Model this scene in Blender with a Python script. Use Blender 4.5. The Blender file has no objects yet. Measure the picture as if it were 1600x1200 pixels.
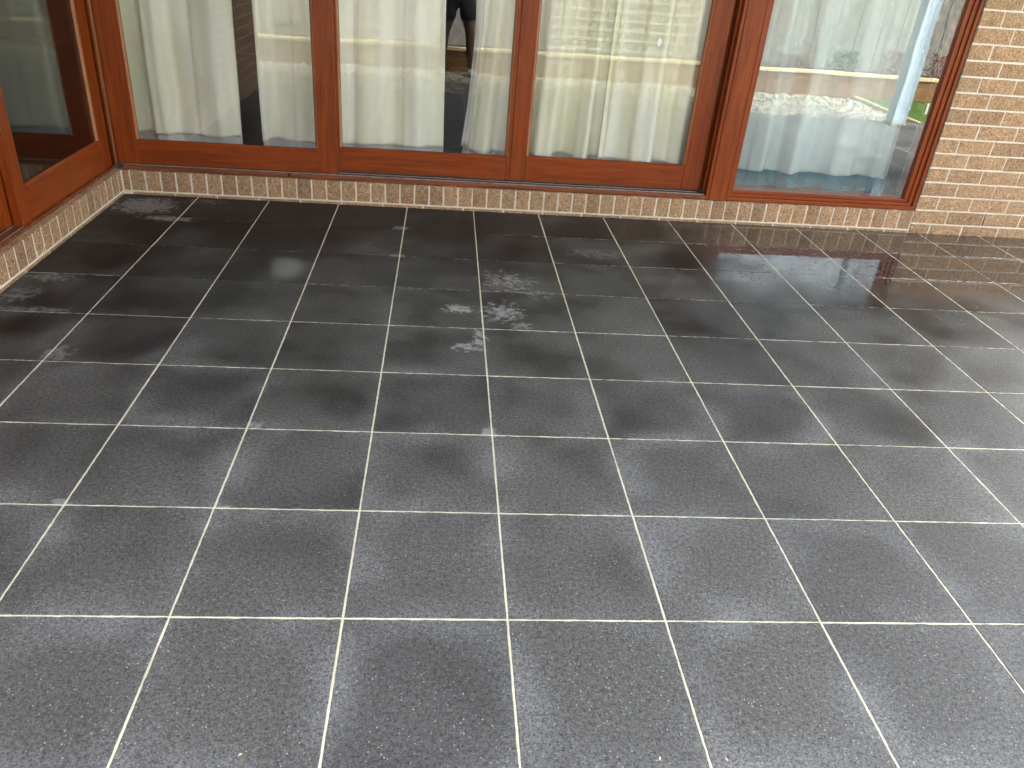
import bpy, bmesh, math, random
from mathutils import Vector, Matrix
random.seed(11)
S = bpy.context.scene
COL = S.collection
R = math.radians
PI = math.pi

# ------------------------------------------------------------------ camera
cam = bpy.data.cameras.new('camera'); camo = bpy.data.objects.new('camera', cam); COL.objects.link(camo)
CAM = (1.4091, -1.3473, 1.4428)
r_ = Vector((0.99632703, -0.05211549, 0.06794445)); u_ = Vector((-0.0334922, 0.49308529, 0.86933605)); f_ = Vector((0.07880829, 0.86841861, -0.48952873))
camo.matrix_world = Matrix(((r_.x, u_.x, -f_.x, CAM[0]), (r_.y, u_.y, -f_.y, CAM[1]), (r_.z, u_.z, -f_.z, CAM[2]), (0, 0, 0, 1)))
cam.sensor_width = 36; cam.lens = 36 * 1215.02 / 1600
cam.shift_x = 23.63 / 1600; cam.shift_y = -15.15 / 1600
cam.clip_start = 0.02; cam.clip_end = 300
S.camera = camo

# ------------------------------------------------------------------ sky, sun, exposure
W = bpy.data.worlds.new('World'); S.world = W; W.use_nodes = True
wn = W.node_tree; wn.nodes.clear()
sky = wn.nodes.new('ShaderNodeTexSky'); sky.sky_type = 'NISHITA'; sky.sun_disc = False
sky.sun_elevation = R(55); sky.sun_rotation = R(35); sky.dust_density = 4.0; sky.air_density = 1.0
hs = wn.nodes.new('ShaderNodeHueSaturation'); hs.inputs['Saturation'].default_value = 0.30
bg = wn.nodes.new('ShaderNodeBackground'); bg.inputs['Strength'].default_value = 0.15
wo = wn.nodes.new('ShaderNodeOutputWorld')
wn.links.new(sky.outputs[0], hs.inputs['Color']); wn.links.new(hs.outputs[0], bg.inputs[0]); wn.links.new(bg.outputs[0], wo.inputs[0])
sl = bpy.data.lights.new('sun', 'SUN'); sl.energy = 1.35; sl.angle = R(30); sl.color = (1, 0.99, 0.97)
so = bpy.data.objects.new('sun', sl); COL.objects.link(so)
el, az = R(55), R(35)     # Nishita rotation: clockwise from +Y
sd = Vector((math.sin(az) * math.cos(el), math.cos(az) * math.cos(el), math.sin(el)))
so.rotation_euler = sd.to_track_quat('Z', 'Y').to_euler()
S.render.engine = 'CYCLES'
S.view_settings.view_transform = 'Standard'; S.view_settings.look = 'None'
S.view_settings.gamma = 1; S.view_settings.use_curve_mapping = False
S.view_settings.exposure = 3.3
S.cycles.max_bounces = 10; S.cycles.transparent_max_bounces = 16; S.cycles.diffuse_bounces = 5; S.cycles.glossy_bounces = 5

# ------------------------------------------------------------------ node helper
class NT:
    def __init__(s, name):
        s.m = bpy.data.materials.new(name); s.m.use_nodes = True; s.t = s.m.node_tree; s.t.nodes.clear()
        s.out = s.t.nodes.new('ShaderNodeOutputMaterial')
    def n(s, ty, ins=None, **kw):
        nd = s.t.nodes.new(ty)
        for k, v in kw.items(): setattr(nd, k, v)
        for k, v in (ins or {}).items(): s.set(nd.inputs[k], v)
        return nd
    def set(s, sock, v):
        if isinstance(v, bpy.types.NodeSocket): s.t.links.new(v, sock)
        elif isinstance(v, bpy.types.Node): s.t.links.new(v.outputs[0], sock)
        else:
            if sock.type == 'RGBA' and not isinstance(v, (int, float)) and len(v) == 3: v = (*v, 1)
            sock.default_value = v
    def math(s, op, a, b=0.0, c=0.0, clamp=False):
        nd = s.t.nodes.new('ShaderNodeMath'); nd.operation = op; nd.use_clamp = clamp
        s.set(nd.inputs[0], a); s.set(nd.inputs[1], b); s.set(nd.inputs[2], c); return nd.outputs[0]
    def step(s, x, a, b, to0=0.0, to1=1.0):
        nd = s.t.nodes.new('ShaderNodeMapRange'); nd.interpolation_type = 'SMOOTHSTEP'
        s.set(nd.inputs[0], x); s.set(nd.inputs[1], a); s.set(nd.inputs[2], b); s.set(nd.inputs[3], to0); s.set(nd.inputs[4], to1)
        return nd.outputs[0]
    def mix(s, f, a, b, mode='MIX'):
        nd = s.t.nodes.new('ShaderNodeMix'); nd.data_type = 'RGBA'; nd.blend_type = mode
        s.set(nd.inputs[0], f); s.set(nd.inputs[6], a); s.set(nd.inputs[7], b); return nd.outputs[2]
    def fmix(s, f, a, b):
        nd = s.t.nodes.new('ShaderNodeMix'); nd.data_type = 'FLOAT'
        s.set(nd.inputs[0], f); s.set(nd.inputs[2], a); s.set(nd.inputs[3], b); return nd.outputs[0]
    def pos(s): return s.n('ShaderNodeNewGeometry').outputs['Position']
    def obj(s): return s.n('ShaderNodeTexCoord').outputs['Object']
    def map(s, v, scale=(1, 1, 1), loc=(0, 0, 0)):
        return s.n('ShaderNodeMapping', {'Vector': v, 'Scale': scale, 'Location': loc}).outputs[0]
    def noise(s, v, scale, detail=3, rough=0.5, dist=0.0, col=False):
        nd = s.n('ShaderNodeTexNoise', {'Vector': v, 'Scale': scale, 'Detail': detail, 'Roughness': rough, 'Distortion': dist})
        return nd.outputs[1 if col else 0]
    def vor(s, v, scale, feature='F1', out=0):
        nd = s.n('ShaderNodeTexVoronoi', {'Vector': v, 'Scale': scale}, feature=feature); return nd.outputs[out]
    def ramp(s, f, stops):
        nd = s.n('ShaderNodeValToRGB', {'Fac': f}); e = nd.color_ramp.elements
        while len(e) < len(stops): e.new(0.5)
        for i, (p, c) in enumerate(stops): e[i].position = p; e[i].color = (*c, 1) if len(c) == 3 else c
        return nd.outputs[0]
    def rnd(s): return s.n('ShaderNodeObjectInfo').outputs['Random']
    def bump(s, h, strength=0.3, dist=0.01):
        return s.n('ShaderNodeBump', {'Height': h, 'Strength': strength, 'Distance': dist}).outputs[0]
    def principled(s, **k):
        names = {'color': 'Base Color', 'rough': 'Roughness', 'metal': 'Metallic', 'ior': 'IOR', 'normal': 'Normal', 'spec': 'Specular IOR Level',
                 'coat': 'Coat Weight', 'coatr': 'Coat Roughness', 'coatior': 'Coat IOR', 'coatn': 'Coat Normal', 'sheen': 'Sheen Weight', 'sss': 'Subsurface Weight'}
        nd = s.n('ShaderNodeBsdfPrincipled')
        for a, v in k.items(): s.set(nd.inputs[names[a]], v)
        s.t.links.new(nd.outputs[0], s.out.inputs[0]); return nd
    def end(s, sh): s.t.links.new(sh.outputs[0] if isinstance(sh, bpy.types.Node) else sh, s.out.inputs[0]); return s.m

# ------------------------------------------------------------------ materials
def mat_tile():
    t = NT('charcoal_tile'); p = t.pos(); o = t.obj()
    sp = t.n('ShaderNodeSeparateXYZ', {0: p}); X, Y = sp.outputs[0], sp.outputs[1]
    so_ = t.n('ShaderNodeSeparateXYZ', {0: o})
    rn = t.rnd()
    po = t.n('ShaderNodeVectorMath', {0: p, 1: t.n('ShaderNodeCombineXYZ', {2: t.math('MULTIPLY', rn, 7.0)})}, operation='ADD').outputs[0]
    big = t.noise(p, 1.5, 3, 0.5)
    blob = t.noise(po, 3.2, 2, 0.5)
    fine = t.noise(p, 190, 4, 0.8)
    fine2 = t.noise(p, 85, 3, 0.7)
    mid = t.noise(p, 34, 4, 0.65)
    # how dry the paving is: grows towards the open front of the patio and to the right
    dr = t.math('MULTIPLY_ADD', Y, -0.37, 0.98)
    dr = t.math('ADD', dr, t.math('MULTIPLY', t.math('MINIMUM', X, 3.0), 0.085))
    dr = t.math('ADD', dr, t.math('MULTIPLY', t.math('SUBTRACT', big, 0.5), 0.9))
    dr = t.math('ADD', dr, t.math('MULTIPLY', t.math('SUBTRACT', blob, 0.5), 1.7))
    dr = t.step(dr, -.12, 1.12)
    # lighter bloom along each tile's edges, drying from the joints inward
    ax = t.math('ABSOLUTE', so_.outputs[0]); ay = t.math('ABSOLUTE', so_.outputs[1])
    e = t.math('SMOOTH_MAX', ax, ay, 0.05)
    edge = t.step(t.math('ADD', e, t.math('MULTIPLY', t.math('SUBTRACT', blob, 0.5), 0.22)), 0.08, 0.235)
    edge = t.math('MULTIPLY', edge, t.step(t.noise(p, 2.6, 3, 0.6), 0.38, 0.66))
    edge = t.math('MULTIPLY', edge, t.step(Y, 2.2, 0.6))
    c = t.mix(dr, (0.0140, 0.0142, 0.0138), (0.084, 0.083, 0.0795))
    c = t.mix(1.0, c, t.ramp(rn, [(0, (.84, .84, .85)), (.5, (1, 1, 1)), (1, (1.13, 1.12, 1.10))]), 'MULTIPLY')
    c = t.mix(t.math('MULTIPLY', edge, 0.72), c, (0.185, 0.185, 0.186))
    # sandy grain
    g = t.math('ADD', t.math('MULTIPLY', t.math('SUBTRACT', fine, 0.5), 4.6), t.math('MULTIPLY', t.math('SUBTRACT', fine2, 0.5), 2.4))
    g = t.math('MAXIMUM', g, -.72)
    c = t.mix(1.0, c, t.n('ShaderNodeCombineColor', {0: t.math('ADD', 1.0, g, clamp=False), 1: t.math('ADD', 1.0, g), 2: t.math('ADD', 1.0, g)}).outputs[0], 'MULTIPLY')
    vc = t.vor(p, 150, 'F1', 0); vr = t.n('ShaderNodeSeparateXYZ', {0: t.vor(p, 150, 'F1', 1)}).outputs[0]
    fl = t.math('MULTIPLY', t.step(vc, 0.34, 0.16), t.step(vr, 0.80, 0.98))
    fl = t.math('MULTIPLY', fl, t.step(t.math('ADD', t.noise(p, 7, 4), t.math('MULTIPLY', Y, -0.15)), 0.34, 0.60))
    c = t.mix(t.math('MULTIPLY', fl, 0.9), c, (0.46, 0.46, 0.44))
    # chalky lime deposits
    flat = t.n('ShaderNodeCombineXYZ', {0: X, 1: Y}).outputs[0]
    crust = t.noise(t.map(p, (1, 1.1, 1)), 30, 6, 0.72, 0.15)
    dep = None
    for (x, y, rx, ry, th, amt) in [(1.74, 2.13, .17, .17, .475, .62), (1.86, 1.98, .11, .10, .51, .5), (1.50, 1.79, .085, .06, .43, .9), (1.70, 1.77, .12, .14, .45, .78),
                                    (1.77, 1.64, .08, .06, .48, .6), (1.53, 1.43, .07, .05, .43, .85), (1.585, 1.50, .04, .11, .44, .85), (-.24, 3.0, .18, .15, .38, .55),
                                    (-.06, 2.80, .16, .05, .4, .5), (.05, 3.12, .15, .06, .46, .3), (-.30, 1.95, .14, .05, .44, .42), (-.34, 1.76, .1, .10, .46, .38), (-.22, 1.62, .2, .03, .44, .45), (.02, 1.26, .07, .08, .45, .5),
                                    (.83, .82, .03, .03, .42, .7), (1.6, .82, .035, .035, .43, .7), (.39, .41, .05, .02, .45, .6), (.82, .41, .03, .025, .45, .6), (1.19, 2.83, .05, .04, .4, .5), (1.2, 2.4, .05, .03, .4, .5),
                                    (2.25, 2.56, .2, .1, .44, .25)]:
        d = t.n('ShaderNodeVectorMath', {0: t.n('ShaderNodeVectorMath', {0: flat, 1: (-x, -y, 0)}, operation='ADD').outputs[0], 1: (1 / rx, 1 / ry, 0)}, operation='MULTIPLY').outputs[0]
        L = t.n('ShaderNodeVectorMath', {0: d}, operation='LENGTH').outputs['Value']
        k = t.math('SUBTRACT', crust, t.math('MULTIPLY', t.math('POWER', L, 2.0), 0.17))
        k = t.math('MULTIPLY', t.step(k, th - .07, th + .10), amt)
        dep = k if dep is None else t.math('MAXIMUM', dep, k)
    c = t.mix(t.math('MULTIPLY', dep, 0.85), c, (0.37, 0.37, 0.355))
    # standing water film
    wn_ = t.math('MULTIPLY', t.math('SUBTRACT', t.noise(p, 2.3, 4, 0.55), 0.5), 1.0)
    pud = t.math('MULTIPLY', t.step(t.math('ADD', Y, t.math('MULTIPLY', wn_, 0.5)), 1.75, 2.45), t.step(t.math('ADD', X, t.math('MULTIPLY', wn_, 1.6)), 2.35, 3.3))
    damp = t.math('SUBTRACT', 1.0, dr, clamp=True)
    damp = t.math('MULTIPLY', damp, t.math('SUBTRACT', 1.0, t.math('MULTIPLY', dep, 0.8)))
    c = t.mix(t.math('MULTIPLY', pud, 0.75), c, (0.018, 0.018, 0.018))
    coatw = t.math('MAXIMUM', pud, t.math('MULTIPLY', damp, 0.13), clamp=True)
    sd_ = t.n('ShaderNodeVectorMath', {0: t.n('ShaderNodeVectorMath', {0: flat, 1: (-.66, -2.17, 0)}, operation='ADD').outputs[0], 1: (1 / .13, 1 / .16, 0)}, operation='MULTIPLY').outputs[0]
    spot = t.step(t.n('ShaderNodeVectorMath', {0: sd_}, operation='LENGTH').outputs['Value'], 1.25, .45)
    coatw = t.math('MAXIMUM', coatw, t.math('MULTIPLY', spot, .9))
    coatr = t.fmix(spot, t.fmix(pud, t.fmix(damp, 0.42, 0.2), 0.024), .13)
    # beads of water at the fringe
    dv = t.vor(t.map(p, (1, .8, 1)), 46, 'SMOOTH_F1', 0); drr = t.n('ShaderNodeSeparateXYZ', {0: t.vor(p, 46, 'F1', 1)}).outputs[0]
    drop = t.math('MULTIPLY', t.step(t.vor(p, 46, 'F1', 0), .36, .12), t.step(drr, .40, .46))
    dm = t.math('MULTIPLY', t.step(Y, 1.65, 2.0), t.step(X, 2.6, 3.1))
    drop = t.math('MULTIPLY', drop, dm)
    coatw = t.math('MAXIMUM', coatw, drop)
    h = t.math('ADD', t.math('MULTIPLY', fine2, 0.5), fine)
    nb = t.bump(t.math('MULTIPLY', h, t.math('SUBTRACT', 1.0, t.math('MULTIPLY', pud, 0.9))), 0.55, 0.0012)
    cb = t.bump(t.math('ADD', t.math('MULTIPLY', t.noise(p, 26, 3, .6), 0.10), t.math('MULTIPLY', drop, 1.4)), 0.5, 0.0022)
    t.principled(color=c, rough=t.fmix(damp, 0.62, 0.42), ior=1.46, spec=t.fmix(damp, .5, .12), coat=coatw, coatr=coatr, coatior=t.fmix(pud, 1.36, 1.95), normal=nb, coatn=cb)
    return t.m

def mat_grout(name='cream_grout', a=(.62, .57, .40), b=(.82, .78, .60)):
    t = NT(name); p = t.pos()
    n = t.noise(p, 60, 4, .7)
    dirt = t.step(t.noise(p, 3.5, 4, .6), .5, .75)
    c = t.mix(n, a, b); c = t.mix(t.math('MULTIPLY', dirt, .35), c, (.26, .25, .2))
    t.principled(color=c, rough=.9, normal=t.bump(t.noise(p, 300, 3, .7), .6, .002)); return t.m

def mat_brick(name='brown_brick'):
    t = NT(name); p = t.pos(); o = t.obj(); r = t.rnd()
    off = t.n('ShaderNodeCombineXYZ', {0: t.math('MULTIPLY', r, 31.0), 1: t.math('MULTIPLY', r, 17.0)}).outputs[0]
    q = t.n('ShaderNodeVectorMath', {0: p, 1: off}, operation='ADD').outputs[0]
    f = t.noise(q, 135, 5, .8, .4); g = t.noise(q, 62, 4, .75, .8); m = t.noise(q, 16, 3, .6)
    v = t.math('ADD', t.math('MULTIPLY', f, .62), t.math('MULTIPLY', g, .38))
    c = t.ramp(v, [(.36, (.11, .055, .027)), (.46, (.31, .185, .098)), (.54, (.49, .32, .184)), (.64, (.79, .59, .38))])
    c = t.mix(t.math('MULTIPLY', t.step(m, .4, .72), .25), c, (.22, .125, .065))
    tone = t.ramp(r, [(0, (.76, .72, .70)), (.35, (1, .97, .93)), (.7, (1.06, 1, .95)), (1, (.9, .93, .88))])
    c = t.mix(1.0, c, tone, 'MULTIPLY')
    vv = t.vor(q, 190, 'F1', 0); vr = t.n('ShaderNodeSeparateXYZ', {0: t.vor(q, 190, 'F1', 1)}).outputs[0]
    c = t.mix(t.math('MULTIPLY', t.step(vv, .4, .2), t.step(vr, .93, .96)), c, (.70, .58, .40))
    h = t.math('ADD', t.math('MULTIPLY', g, 1.0), t.math('MULTIPLY', f, .6))
    t.principled(color=c, rough=.88, spec=.35, normal=t.bump(h, .9, .006)); return t.m

def mat_wood(name, axis, a=(.165, .028, .0036), b=(.27, .050, .0052), dark=(.085, .017, .004)):
    t = NT(name); o = t.pos(); r = t.rnd()
    sc = [38, 38, 38]; sc[axis] = 2.2
    off = t.n('ShaderNodeCombineXYZ', {0: t.math('MULTIPLY', r, 9.0), 1: t.math('MULTIPLY', r, 5.0), 2: t.math('MULTIPLY', r, 13.0)}).outputs[0]
    q = t.n('ShaderNodeVectorMath', {0: o, 1: off}, operation='ADD').outputs[0]
    v = t.map(q, tuple(sc)); n1 = t.noise(v, 1.0, 5, .6, .9)
    sc2 = [240, 240, 240]; sc2[axis] = 9
    n2 = t.noise(t.map(q, tuple(sc2)), 1.0, 3, .6)
    f = t.math('ADD', t.math('MULTIPLY', n1, .75), t.math('MULTIPLY', n2, .25))
    c = t.mix(t.step(f, .36, .66), a, b)
    c = t.mix(t.math('MULTIPLY', t.step(n2, .60, .74), .22), c, dark)
    big = t.noise(o, 2.5, 3, .5); c = t.mix(t.math('MULTIPLY', t.step(big, .45, .7), .12), c, (.27, .085, .02))
    t.principled(color=c, rough=.42, spec=.24, coat=.10, coatr=.24, normal=t.bump(f, .10, .003)); return t.m

def mat_simple(name, c1, c2, scale=20, rough=.7, bump=.2, metal=0, spec=.5, bd=.003):
    t = NT(name); p = t.pos(); n = t.noise(p, scale, 5, .6)
    t.principled(color=t.mix(t.step(n, .3, .7), c1, c2), rough=rough, metal=metal, spec=spec, normal=t.bump(n, bump, bd)); return t.m

def mat_fabric(name, c1, c2, trans=.35, tcol=(.8, .8, .7)):
    t = NT(name); p = t.pos()
    w1 = t.noise(t.map(p, (900, 900, 60)), 1, 2); w2 = t.noise(t.map(p, (60, 60, 900)), 1, 2)
    wv = t.math('ADD', w1, w2); big = t.noise(t.map(p, (6, 6, 1.2)), 1, 3, .5)
    c = t.mix(t.step(big, .35, .65), c1, c2)
    c = t.mix(t.math('MULTIPLY', t.step(wv, .8, 1.2), .12), c, (.42, .42, .36))
    nb = t.bump(t.math('ADD', t.math('MULTIPLY', wv, .35), t.noise(t.map(p, (18, 18, 5)), 1, 4, .6)), .3, .004)
    d = t.n('ShaderNodeBsdfDiffuse', {'Color': c, 'Normal': nb}); tr = t.n('ShaderNodeBsdfTranslucent', {'Color': tcol})
    mx = t.n('ShaderNodeMixShader', {0: trans, 1: d, 2: tr}); return t.end(mx)

def mat_glass(name='window_glass', ior=1.70, tint=(.975, .98, .965)):
    t = NT(name); g = t.n('ShaderNodeNewGeometry')
    io = t.fmix(g.outputs['Backfacing'], ior, 1 / ior)
    fr = t.n('ShaderNodeFresnel', {'IOR': io})
    p = t.pos()
    wob = t.bump(t.noise(p, 1.7, 2, .4), .05, .02)
    gl = t.n('ShaderNodeBsdfGlossy', {'Color': (1, 1, 1, 1), 'Roughness': .0, 'Normal': wob})
    tr = t.n('ShaderNodeBsdfTransparent', {'Color': tint})
    mx = t.n('ShaderNodeMixShader', {0: fr, 1: tr, 2: gl})
    # faint dried rain marks and dust on the pane
    st = t.noise(t.map(p, (70, 70, 5)), 1, 4, .7)
    dust = t.n('ShaderNodeBsdfDiffuse', {'Color': (.75, .78, .74, 1)})
    mk = t.math('MULTIPLY', t.step(st, .55, .8), .05)
    mk = t.math('MULTIPLY', mk, t.math('MULTIPLY_ADD', t.step(t.n('ShaderNodeSeparateXYZ', {0: p}).outputs[0], 3.0, 3.3), 1.2, .35))
    return t.end(t.n('ShaderNodeMixShader', {0: mk, 1: mx, 2: dust}))

M = dict(
    tile=mat_tile(), grout=mat_grout(), mortar=mat_grout('pale_mortar', (.62, .54, .42), (.86, .78, .65)), brick=mat_brick(),
    wx=mat_wood('varnished_timber_across', 0), wy=mat_wood('varnished_timber_deep', 1), wz=mat_wood('varnished_timber_upright', 2),
    bead=mat_wood('timber_bead_light', 2, (.27, .10, .035), (.40, .17, .07)), sillw=mat_wood('worn_sill_timber', 0, (.12, .032, .012), (.25, .075, .03)),
    track=mat_simple('bronze_track', (.26, .19, .16), (.42, .33, .29), 30, .38, .1, .6), rubber=mat_simple('black_rubber', (.008, .008, .008), (.02, .02, .02), 80, .6),
    cream=mat_fabric('cream_curtain', (.88, .86, .66), (.95, .935, .83), .08, (.85, .80, .55)), lining=mat_fabric('grey_lining', (.64, .62, .60), (.74, .72, .69), .2, (.6, .6, .6)),
    white=mat_fabric('white_curtain', (.47, .54, .51), (.60, .66, .625), .08, (.7, .74, .74)), blue=mat_fabric('blue_border', (.008, .105, .155), (.02, .16, .22), .15, (.1, .3, .36)),
    glass=mat_glass(), glassw=mat_glass('street_glass', 1.95, (.96, .98, .98)), glassl=mat_glass('side_glass', 1.62, (.8, .82, .8)), interior=mat_simple('dim_interior_paint', (.06, .055, .05), (.09, .085, .08), 3, .9), ifloor=mat_simple('dark_floorboards', (.012, .010, .009), (.03, .025, .022), 6, .35),
    ceiling=mat_fabric('light_tuned_roof_sheet', (.74, .75, .75), (.80, .80, .80), .40, (.8, .82, .84)), sealant=mat_simple('grey_sealant', (.12, .11, .09), (.2, .18, .15), 60, .8),  # roof sheet made translucent to let more light in at the left
    postw=mat_simple('pale_post_paint', (.36, .46, .52), (.42, .52, .58), 8, .45), pine=mat_wood('yellow_pine', 0, (.62, .47, .25), (.80, .66, .40), (.4, .27, .12)),
    sleeper=mat_wood('brown_sleeper', 0, (.17, .085, .04), (.30, .17, .08)), fence=mat_simple('weathered_fence', (.15, .145, .12), (.30, .285, .24), 14, .85, .5),
    trellis=mat_simple('cream_trellis', (.27, .255, .20), (.34, .32, .25), 20, .7), soil=mat_simple('garden_soil', (.03, .022, .016), (.075, .055, .04), 40, .95, .8, bd=.02),
    grass=mat_simple('grass_green', (.06, .12, .02), (.14, .23, .05), 30, .8, .3), leaf=mat_simple('leaf_green', (.03, .055, .02), (.09, .12, .05), 9, .55), redleaf=mat_simple('leaf_red', (.11, .02, .02), (.18, .05, .04), 9, .5),
    stonepale=mat_simple('pale_pebbles', (.20, .18, .13), (.56, .52, .40), 45, .85, .3), gravelbed=mat_simple('gravel_bed', (.07, .062, .045), (.2, .18, .14), 60, .95, .8, bd=.01),
    roof=mat_simple('grey_roofing', (.12, .12, .13), (.18, .18, .19), 5, .6), concrete=mat_simple('concrete', (.30, .29, .27), (.42, .41, .38), 25, .9),
    paint=mat_simple('white_paint_spot', (.75, .75, .7), (.8, .8, .76), 50, .6), lockm=mat_simple('dull_lock_metal', (.10, .08, .08), (.2, .16, .15), 60, .4, .1, .8),
    skin=mat_simple('skin', (.09, .048, .03), (.13, .07, .045), 15, .55, .05), cloth=mat_simple('dark_cloth', (.012, .012, .014), (.025, .025, .03), 60, .9), shoe=mat_simple('grey_shoe', (.20, .2, .2), (.32, .32, .32), 40, .7),
    hair=mat_simple('brown_hair', (.03, .02, .012), (.06, .04, .02), 90, .6), phone=mat_simple('phone_black', (.01, .01, .012), (.02, .02, .022), 5, .2), eye=mat_simple('eye_white', (.6, .6, .6), (.7, .7, .7), 5, .2))

# ------------------------------------------------------------------ mesh helpers
def link(name, bm, mat, parent=None, loc=(0, 0, 0), smooth=False):
    me = bpy.data.meshes.new(name); bm.normal_update(); bm.to_mesh(me); bm.free()
    if mat: me.materials.append(mat)
    if smooth:
        for pl in me.polygons: pl.use_smooth = True
    o = bpy.data.objects.new(name, me); COL.objects.link(o); o.location = loc
    if parent: o.parent = parent
    return o
def pyd(name, vs, fs, mat, parent=None, smooth=False):
    me = bpy.data.meshes.new(name); me.from_pydata(vs, [], fs); me.materials.append(mat); me.update()
    if smooth:
        for pl in me.polygons: pl.use_smooth = True
    o = bpy.data.objects.new(name, me); COL.objects.link(o)
    if parent: o.parent = parent
    return o
def addbox(bm, x0, x1, y0, y1, z0, z1, bev=0.0015, seg=1):
    r = bmesh.ops.create_cube(bm, size=1.0); vs = r['verts']
    for v in vs:
        v.co = Vector((x0 + (x1 - x0) * (v.co.x + .5), y0 + (y1 - y0) * (v.co.y + .5), z0 + (z1 - z0) * (v.co.z + .5)))
    if bev:
        es = list({e for v in vs for e in v.link_edges})
        bmesh.ops.bevel(bm, geom=es, offset=min(bev, .45 * min(abs(x1 - x0), abs(y1 - y0), abs(z1 - z0))), segments=seg, affect='EDGES', profile=.6)
def box(name, b, mat, parent=None, bev=.0015, seg=1):
    bm = bmesh.new(); addbox(bm, *b, bev, seg); return link(name, bm, mat, parent)
def boxes(name, bs, mat, parent=None, bev=.0015):
    bm = bmesh.new()
    for b in bs: addbox(bm, *b, bev)
    return link(name, bm, mat, parent)
def tag(o, label=None, cat=None, group=None, kind=None):
    if label: o['label'] = label
    if cat: o['category'] = cat
    if group: o['group'] = group
    if kind: o['kind'] = kind
    return o
def thing(name, label, cat, loc=(0, 0, 0), group=None):
    o = bpy.data.objects.new(name, None); COL.objects.link(o); o.location = loc; o.empty_display_size = .1
    return tag(o, label, cat, group)
def put(o, root):            # world-coordinate mesh under a thing that is not at the origin
    o.parent = root; o.matrix_parent_inverse = Matrix.Translation(-Vector(root.location)); return o

# ------------------------------------------------------------------ patio floor
cols = [-.4225, -.006, .401, .805, 1.208, 1.604, 1.997, 2.395, 2.797, 3.197, 3.598, 4.002, 4.404]
while cols[-1] < 6.7: cols.append(cols[-1] + .4005)
rows = [-.535, -.402, 0.0, .399, .8, 1.2, 1.6, 2.001, 2.4, 2.802, 3.2]
XR = cols[-1]
floor = box('patio_floor', (-.6, XR, -.54, 3.42, -.14, -.022), M['concrete'], bev=0); tag(floor, kind='structure')
gr = pyd('grout', [], [], M['grout'], floor)
def tile_mesh(k):
    rr = random.Random(k); bm = bmesh.new(); n = 24
    # outline with slightly ragged edge, small arris, flat top
    def ring(h, z, jit):
        pts = []
        for s in range(4):
            for i in range(n):
                u = -h + 2 * h * i / n; j = rr.uniform(-jit, jit)
                a = [(u, -h - j), (h + j, u), (-u, h + j), (-h - j, -u)][s]
                pts.append(bm.verts.new((a[0], a[1], z)))
        return pts
    H = .1973
    a = ring(H, -.02, .0); b = ring(H, -.0016, .0006); c = ring(H - .0013, 0, .0016)
    m = len(a)
    for i in range(m):
        j = (i + 1) % m
        bm.faces.new((a[i], a[j], b[j], b[i])); bm.faces.new((b[i], b[j], c[j], c[i]))
    bm.faces.new(c)
    me = bpy.data.meshes.new('tile'); bm.normal_update(); bm.to_mesh(me); bm.free(); me.materials.append(M['tile']); return me
tms = [tile_mesh(i) for i in range(6)]
rt = random.Random(5)
for i in range(len(cols) - 1):
    for j in range(len(rows) - 1):
        x0, x1, y0, y1 = cols[i], cols[i + 1], rows[j], rows[j + 1]
        o = bpy.data.objects.new('tile', tms[rt.randrange(6)]); COL.objects.link(o); o.parent = floor
        g = .0
        sx = (x1 - x0 - .0052) / (.1973 * 2); sy = (y1 - y0 - (.0052 if y1 < 1.3 else .0038)) / (.1973 * 2)
        if j == 0: sy = (y1 - y0 - .0052) / (.1973 * 2)
        o.location = ((x0 + x1) / 2 + rt.uniform(-.0006, .0006), (y0 + y1) / 2 + rt.uniform(-.0005, .0005), rt.uniform(-.0004, .0004))
        o.scale = (sx, sy, 1); o.rotation_euler = (rt.uniform(-.0012, .0012), rt.uniform(-.0012, .0012), rt.uniform(-.0009, .0009))
# grout strips (real raised-and-sunk joint filling, uneven surface)
vs, fs = [], []
def strip(ax, c, a, b, w=.0062):
    n = max(4, int((b - a) / .012)); base = len(vs)
    wave = [rt.uniform(-1, 1) for _ in range(n + 1)]
    for k in range(n + 1):
        s = a + (b - a) * k / n; z = -.0011 + .0005 * wave[k] + (.0003 if ax == 'y' else (-.0006 if c > 1.9 else 0)); 
        lo, hi = c - w / 2, c + w / 2
        for (q, zz) in ((lo - .002, -.02), (lo, z - .0006), (c, z + .0003), (hi, z - .0006), (hi + .002, -.02)):
            vs.append((q, s, zz) if ax == 'y' else (s, q, zz + .00004))
    for k in range(n):
        for q in range(4):
            A = base + 5 * k + q; f = (A, A + 1, A + 6, A + 5); fs.append(f if ax == 'x' else f[::-1])
for c in cols[1:-1]: strip('y', c, rows[0], rows[-1])
for c in rows[1:-1]: strip('x', c, cols[0], XR)
gr.data.from_pydata(vs, [], fs); gr.data.update()

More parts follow.
